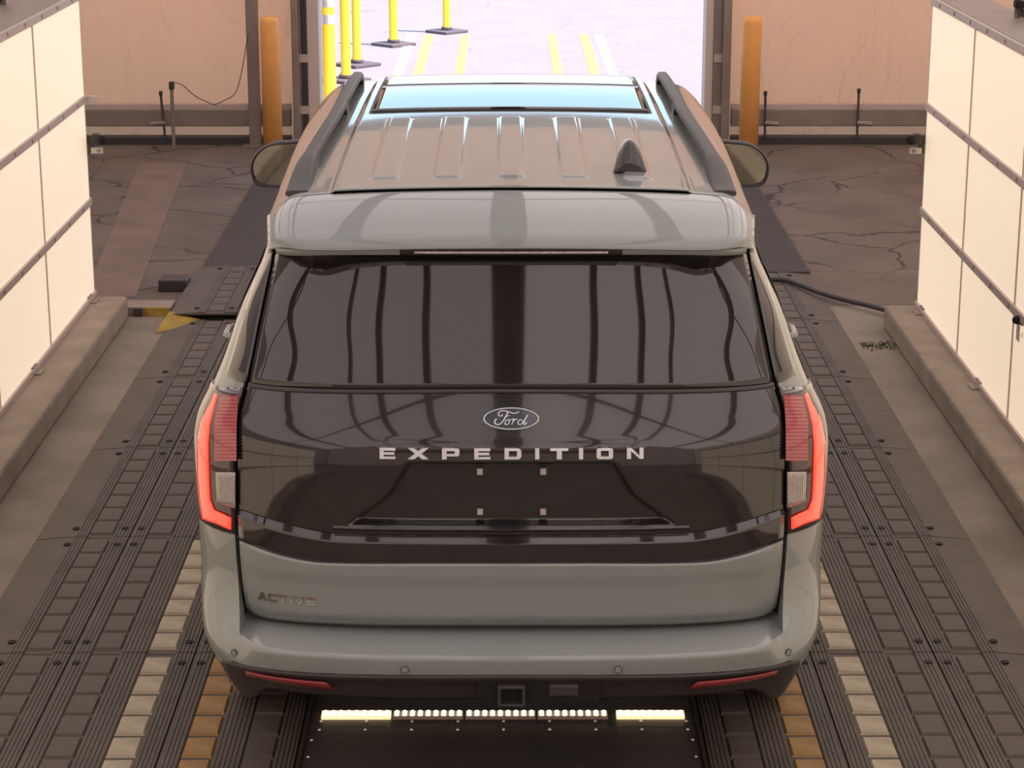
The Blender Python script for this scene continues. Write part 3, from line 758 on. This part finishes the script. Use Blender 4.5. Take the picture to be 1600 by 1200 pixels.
# --- antenna fin
rr = []
for t, wx, hz, y in ((0, .012, .012, 6.985), (.15, .030, .040, 6.95), (.35, .040, .074, 6.90), (.55, .044, .094, 6.85), (.72, .046, .098, 6.815), (.82, .047, .080, 6.795), (.92, .047, .050, 6.782), (1, .044, .022, 6.775)):
    zb_ = Zr(.376, y) - .002; r = []
    for k in range(17):
        a = math.pi * k / 16; cx_ = math.cos(a); sx_ = math.sin(a)
        wid = 1.12 * wx * cx_; hgt = hz * (sx_ ** 1.7)
        r.append((.376 + wid, y, zb_ + hgt))
    rr.append(r)
b = MB().grid(rr); n0 = len(b.v) - 17; b.f.append(tuple(range(n0, n0 + 17))); b.f.append(tuple(range(17))[::-1])
fin = part(b, 'antenna_fin', 'gloss_black', smooth=True)
md = fin.modifiers.new('subd', 'SUBSURF'); md.levels = 2; md.render_levels = 2
# --- roof rails
for s in (-1, 1):
    def rx(y): return .628 + .030 * sstep(8.0, 6.6, y) + .0 * y
    def rz(y): return Zr(rx(y), y)
    rr = []
    for y in np.linspace(6.62, 9.06, 60):
        e = sstep(6.62, 6.95, y) * sstep(9.06, 9.0, y)
        h1 = .012 + .042 * e; hb0 = .036 * sstep(6.98, 7.06, y) * sstep(8.97, 8.90, y)
        if 8.00 < y < 8.14: hb0 = 0
        wt = .026 + .012 * sstep(7.1, 6.7, y); x = rx(y); zb_ = rz(y) - .004
        rr.append([(s * (x - wt), y, zb_ + hb0), (s * (x - wt * .8), y, zb_ + h1 * .9), (s * (x - wt * .5), y, zb_ + h1), (s * (x + wt * .5), y, zb_ + h1), (s * (x + wt), y, zb_ + h1 * .72), (s * (x + wt), y, zb_ + hb0 * .9 - .006)])
    b = MB().grid(rr, closed=True); n0 = len(b.v) - 6; b.f.append(tuple(range(6))); b.f.append(tuple(range(n0, n0 + 6)))
    part(b, 'roof_rail', 'rail_black', auto=30, bevel=.003)
# --- mirrors
for s in (-1, 1):
    cx_, cy_, cz_ = 1.075, 9.86, 1.405
    outl = [(-.125, .095), (-.06, .108), (.02, .098), (.075, .065), (.108, .015), (.112, -.03), (.10, -.075), (.065, -.097), (-.02, -.100), (-.09, -.096), (-.125, -.085)]
    # resample
    q = []
    for i in range(len(outl)):
        p0, p1, p2, p3 = (outl[(i + k - 1) % len(outl)] for k in range(4))
        for t in (0, .33, .66):
            q.append(tuple(.5 * (2 * p1[d] + (p2[d] - p0[d]) * t + (2 * p0[d] - 5 * p1[d] + 4 * p2[d] - p3[d]) * t * t + (3 * p1[d] - p0[d] - 3 * p2[d] + p3[d]) * t**3) for d in (0, 1)))
    b = MB().grid([[(s * (cx_ + a * k), cy_ + dy, cz_ + c * k) for a, c in q] for k, dy in ((.90, .006), (.95, -.008), (1.0, -.004), (1.03, .03), (.98, .08), (.80, .13), (.45, .16), (.02, .165))], closed=True)
    mh = part(b, 'wing_mirror', 'satin_black', smooth=True)
    ang = math.radians(7)
    part(MB().add([(s * (cx_ + a * .91), cy_ + .004 + (a * math.tan(math.radians(3))) + c * math.tan(math.radians(-2)), cz_ + c * .91) for a, c in q], [tuple(range(len(q)))]), 'mirror_glass', 'mirror', mh)
    part(MB().tube([(s * .93, 9.92, 1.30), (s * .98, 9.92, 1.33), (s * 1.03, 9.91, 1.36)], [.05, .04, .035], 10), 'mirror_arm', 'satin_black', mh, smooth=True)
# --- side glass, windscreen
for s in (-1, 1):
    for y0, y1a, y1b in ((6.72, 7.42, 7.36), (7.50, 8.42, 8.42), (8.52, 10.02, 9.42)):
        rr = []
        for t in np.linspace(0, 1, 10):
            z = 1.235 + (1.69 - 1.235) * t; y1 = min(y1a + (y1b - y1a) * t, YF(z) - .45); ya = y0 + (.04 * t if y0 < 7 else 0)
            rr.append([(s * (W(z) + side_bulge(y) + .004), y, z) for y in np.linspace(ya, y1, 10)])
        part(MB().grid(rr), 'side_window', 'rear_glass', smooth=True, solid=.003)
    for y in (7.72, 8.86):
        hnd = MB().tube([(s * 1.005, y, 1.145), (s * 1.045, y + .03, 1.15), (s * 1.048, y + .14, 1.15), (s * 1.005, y + .19, 1.145)], .014, 8)
        part(hnd, 'door_handle', 'paint', smooth=True)
rr = []
for t in np.linspace(0, 1, 8):
    z = 1.33 + (1.80 - 1.33) * t; w = W(z) + .0
    rr.append([(u * (w - .03), YF(z) - .42 + .42 * (1 - abs(u * (w - .03) / w) ** 3) ** (1 / 3) + .006, z) for u in np.linspace(-.93, .93, 30)])
part(MB().grid(rr), 'windscreen', 'rear_glass', smooth=True)
for s in (-1, 1):
    for yw in WHEELS:
        ar = []
        for q in np.linspace(math.radians(-8), math.radians(188), 36):
            z = .40 + math.sin(q) * .47; y = yw + math.cos(q) * .47
            ar.append((s * (W(max(z, .38)) + side_bulge(y) + .004), y, max(z, .36)))
        part(MB().tube(ar, .03, 8), 'arch_trim', 'satin_black', smooth=True)
        wh = part(MB().lathe((s * .84, yw, FZ + .437), [(.25, -.13), (.39, -.135), (.412, -.11), (.415, 0), (.412, .11), (.39, .135), (.25, .13)], 40, 'x'), 'tyre', 'tyre', smooth=True)
        part(MB().lathe((s * .86, yw, FZ + .437), [(.25, -.10), (.26, .08), (.24, .11), (.10, .09), (.06, .11)], 30, 'x'), 'wheel_rim', 'dark_metal', wh)

# ================================================================== THINGS AROUND
def bollard(x, y, h, r, lab):
    o = MB().lathe((x, y, FZ), [(r, 0), (r, h - .05), (r * .93, h - .015), (r * .7, h - .002), (.01, h)], 28).build('bollard', 'bollard', smooth=True)
    return tag(o, lab, 'bollard', 'orange bollards flanking the doorway')
p = at_z(427, 236, FZ); bollard(p.x, p.y, 1.15, .083, 'orange steel bollard left of the doorway, beside a grey post')
p = at_z(1169, 240, FZ); bollard(p.x, p.y, 1.17, .083, 'orange steel bollard right of the doorway, behind the right wing mirror')
# steel post with head plate
p = at_z(400, 228, FZ)
t = empty('sign_post', (p.x, p.y, FZ), 'tall square steel post with plate on top, left of orange bollard', 'post')
MB().box(p.x - .05, p.x + .05, p.y - .05, p.y + .05, FZ, 1.27).build('pole', 'steel', t, bevel=.008)
MB().box(p.x - .20, p.x + .22, p.y - .06, p.y + .06, 1.27, 1.36).build('head_plate', 'steel', t, bevel=.006)
MB().box(p.x - .11, p.x + .06, p.y - .08, p.y + .08, FZ, FZ + .012).build('foot_plate', 'steel', t)
# stake with sensor and wire
a = at_z(272, 233, FZ); top = at_y(268, 134, a.y)
t = empty('sensor_stake', (a.x, a.y, FZ), 'thin upright stake with black sensor head and hanging wire', 'stake')
MB().tube([(a.x, a.y, FZ), (top.x, a.y, top.z)], .016, 8).build('stake', 'steel', t)
MB().box(top.x - .02, top.x + .022, a.y - .03, a.y + .03, top.z - .03, top.z + .035).build('sensor_head', 'dark_metal', t, bevel=.005)
wp = [at_y(x, v, a.y) for x, v in ((271, 129), (285, 133), (305, 150), (325, 160), (336, 163), (350, 157), (368, 145), (378, 110), (384, 75), (388, 55))]
MB().tube(curve(wp), .004, 6).build('wire', 'dark_metal', t, smooth=True)
# wall tension levers
for (tx_, ty_, bx_, by_, hx, lab) in ((251, 146, 258, 215, 236, 'thin tent tension rod on the back tarp beside the sensor stake'), (1196, 146, 1195, 216, 1216, 'thin tent tension rod on the back tarp next to right bollard'), (1342, 142, 1339, 214, 1363, 'thin tent tension rod on the back tarp near the right light wall')):
    A = at_y(tx_, ty_, YE - .03); B = at_y(bx_, by_, YE - .08); C = at_y(bx_, 192, YE - .06); D = at_y(hx, 194, YE - .06)
    t = empty('tension_rod', (B.x, B.y, B.z), lab, 'rod', 'tent tension rods')
    MB().tube([A, B], .011, 8).build('rod', 'dark_metal', t)
    MB().tube([C, D], .022, 10).build('cross_pipe', 'steel', t)
    MB().lathe((A.x, A.y, A.z), [(.016, -.02), (.016, .02)], 8).build('rod_end', 'dark_metal', t)
# delineator posts outside
for (px, v, r, tall, bands, lab) in ((516, 172, .064, 1.20, True, 'thick yellow delineator post with white bands nearest the doorway'),
                             (541, 127, .052, 1.12, True, 'yellow delineator post second from the doorway, just behind the thick one'),
                             (558, 103, .048, 1.15, False, 'yellow delineator post third from the doorway on a square base'),
                             (615, 71, .050, 1.15, False, 'yellow delineator post fourth from the doorway, left of the painted lines'),
                             (698, 51, .046, 1.15, False, 'yellow delineator post farthest out, above the yellow painted lines')):
    p = at_z(px, v, FZ)
    t = empty('delineator_post', (p.x, p.y, FZ), lab, 'post', 'yellow delineator posts outside')
    MB().lathe((p.x, p.y, FZ + .03), [(r * 1.35, 0), (r * 1.3, .05), (r, .07), (r, tall - .03), (r * .6, tall), (.005, tall + .005)], 20).build('tube', 'post_yellow', t, smooth=True)
    MB().lathe((p.x, p.y, FZ + .03), [(r * 1.5, 0), (r * 1.45, .04), (r * 1.1, .055)], 20).build('collar', 'base_grey', t, smooth=True)
    q = .27 if r < .06 else .30
    MB().prism([(q, 0), (0, q), (-q, 0), (0, -q)], lambda a, c, d: (p.x + a, p.y + c, FZ + d), 0, .035).build('base_plate', 'base_grey', t, bevel=.008)
    if bands:
        for z in ((.83, .92), (.99, 1.06)) if r > .06 else ((.98, 1.07),):
            MB().lathe((p.x, p.y, FZ), [(r * 1.02, z[0]), (r * 1.02, z[1])], 20).build('band', 'post_white', t)
# cable on the floor
A = at_z(1200, 436, .005); B = at_z(1384, 486, .0)
cp = [at_z(x, v, .018) for x, v in ((1196, 437), (1212, 436), (1230, 438), (1250, 445), (1275, 455), (1300, 463), (1330, 471), (1360, 478), (1392, 487))]
tag(MB().tube(curve(cp), .016, 8).build('cable', 'satin_black', smooth=True), 'thick black cable running from under the car to the right kerb', 'cable')
# cameras
def camera_thing(px, v, y, s, lab, face=False):
    p = at_y(px, v, y)
    t = empty('inspection_camera', (p.x, p.y, p.z), lab, 'camera', 'small cameras on the light walls')
    d = Vector((-s * .35, -1, 0)).normalized() if not face else Vector((-s, -.55, .1)).normalized()
    MB().tube([p, p + d * .06], [.026, .024], 14).build('lens', 'gap', t, smooth=True)
    MB().box(p.x - .02 + s * .03, p.x + .02 + s * .03, p.y - .01, p.y + .05, p.z - .028, p.z + .028).build('housing', 'dark_metal', t, bevel=.005)
    bx0 = p.x + s * .025
    MB().box(bx0 - .035, bx0 + .035, p.y + .0, p.y + .012, p.z - .088, p.z - .052).build('bracket', 'cam_white', t, bevel=.004)
    MB().lathe((bx0 - s * .012, p.y - .003, p.z - .07), [(.012, -.001), (.010, .002)], 12, 'y').build('bracket_dial', 'steel', t)
    MB().box(min(p.x + s * .04, p.x + s * .075), max(p.x + s * .04, p.x + s * .075), p.y + .02, p.y + .045, p.z - .085, p.z + .015).build('mount_arm', 'dark_metal', t)
camera_thing(157, 217, 12.66, -1, 'small black camera on the far edge of the left light wall')
camera_thing(1425, 217, 12.37, 1, 'small black camera on the far edge of the right light wall')
p = at_y(1588, 500, 9.86)
t = empty('panel_camera', (p.x, p.y, p.z), 'black camera with pale dial bracket on the right light wall face', 'camera')
MB().tube([p + Vector((.045, .0, 0)), p, p + Vector((-.008, -.008, 0))], [.022, .021, .016], 14).build('lens', 'gap', t, smooth=True)
MB().box(p.x + .01, 2.39, p.y - .03, p.y + .03, p.z - .10, p.z - .022).build('bracket', 'cam_white', t, bevel=.004)
MB().box(p.x + .03, 2.39, p.y - .028, p.y + .028, p.z - .022, p.z + .03).build('housing', 'dark_metal', t, bevel=.005)
MB().lathe((p.x + .035, p.y - .032, p.z - .065), [(.018, -.004), (.016, .003)], 14, 'y').build('dial', 'post_white', t)
# end bracket on left wall rail
MB().box(-2.47, -2.40, 12.705, 12.725, 1.275, 1.315).build('end_tab', 'cam_white', bpy.data.objects['light_wall'], bevel=.005)
# cable hanks on the wall tops
for s, px, v, lab in ((1, 1591, 22, 'bundled dark cable hank on top of the right light wall'), (-1, 4, 6, 'bundled dark cable hank on top of the left light wall')):
    y = 11.25 if s > 0 else 11.9
    p = at_y(px, v, y)
    t = empty('cable_hank', (p.x, p.y, 1.92), lab, 'cable', 'cable hanks on the light walls')
    zc_ = max(p.z, 1.99)
    for k in range(5):
        r = .05 + .012 * k
        MB().tube([(p.x + s * (.03 + r * .7 * math.cos(q)) + .004 * k, p.y + .006 * k, zc_ - .01 + r * math.sin(q) + .02 * k) for q in np.linspace(0, 2 * math.pi, 22)[:-1]], .0055, 6, closed=True).build('loop', 'dark_metal', t, smooth=True)
    MB().box(p.x - .02, p.x + .03, p.y - .015, p.y + .04, zc_ - .015, zc_ + .02).build('tie', 'gap', t, bevel=.005)
    for k in range(3):
        MB().tube([(p.x - .012 + .012 * k, p.y + .02, 1.922), (p.x - .012 + .012 * k, p.y + .02, zc_ + .35)], .006, 6).build('strand', 'steel', t)
# weeds at the right kerb
b = MB(); c = at_z(1372, 541, FZ)
for k in range(120):
    x = c.x + random.uniform(-.09, .10); y = c.y + random.gauss(0, .05); a = random.uniform(0, 6.28); l = random.uniform(.012, .035)
    b.add([(x - .004, y, FZ), (x + .004, y, FZ), (x + l * math.cos(a), y + l * math.sin(a), FZ + random.uniform(.005, .022))], [(0, 1, 2)])
tag(b.build('weeds', 'weed', fix=False), 'small dry weed tuft on concrete beside the right kerb', 'weeds', kind='stuff')
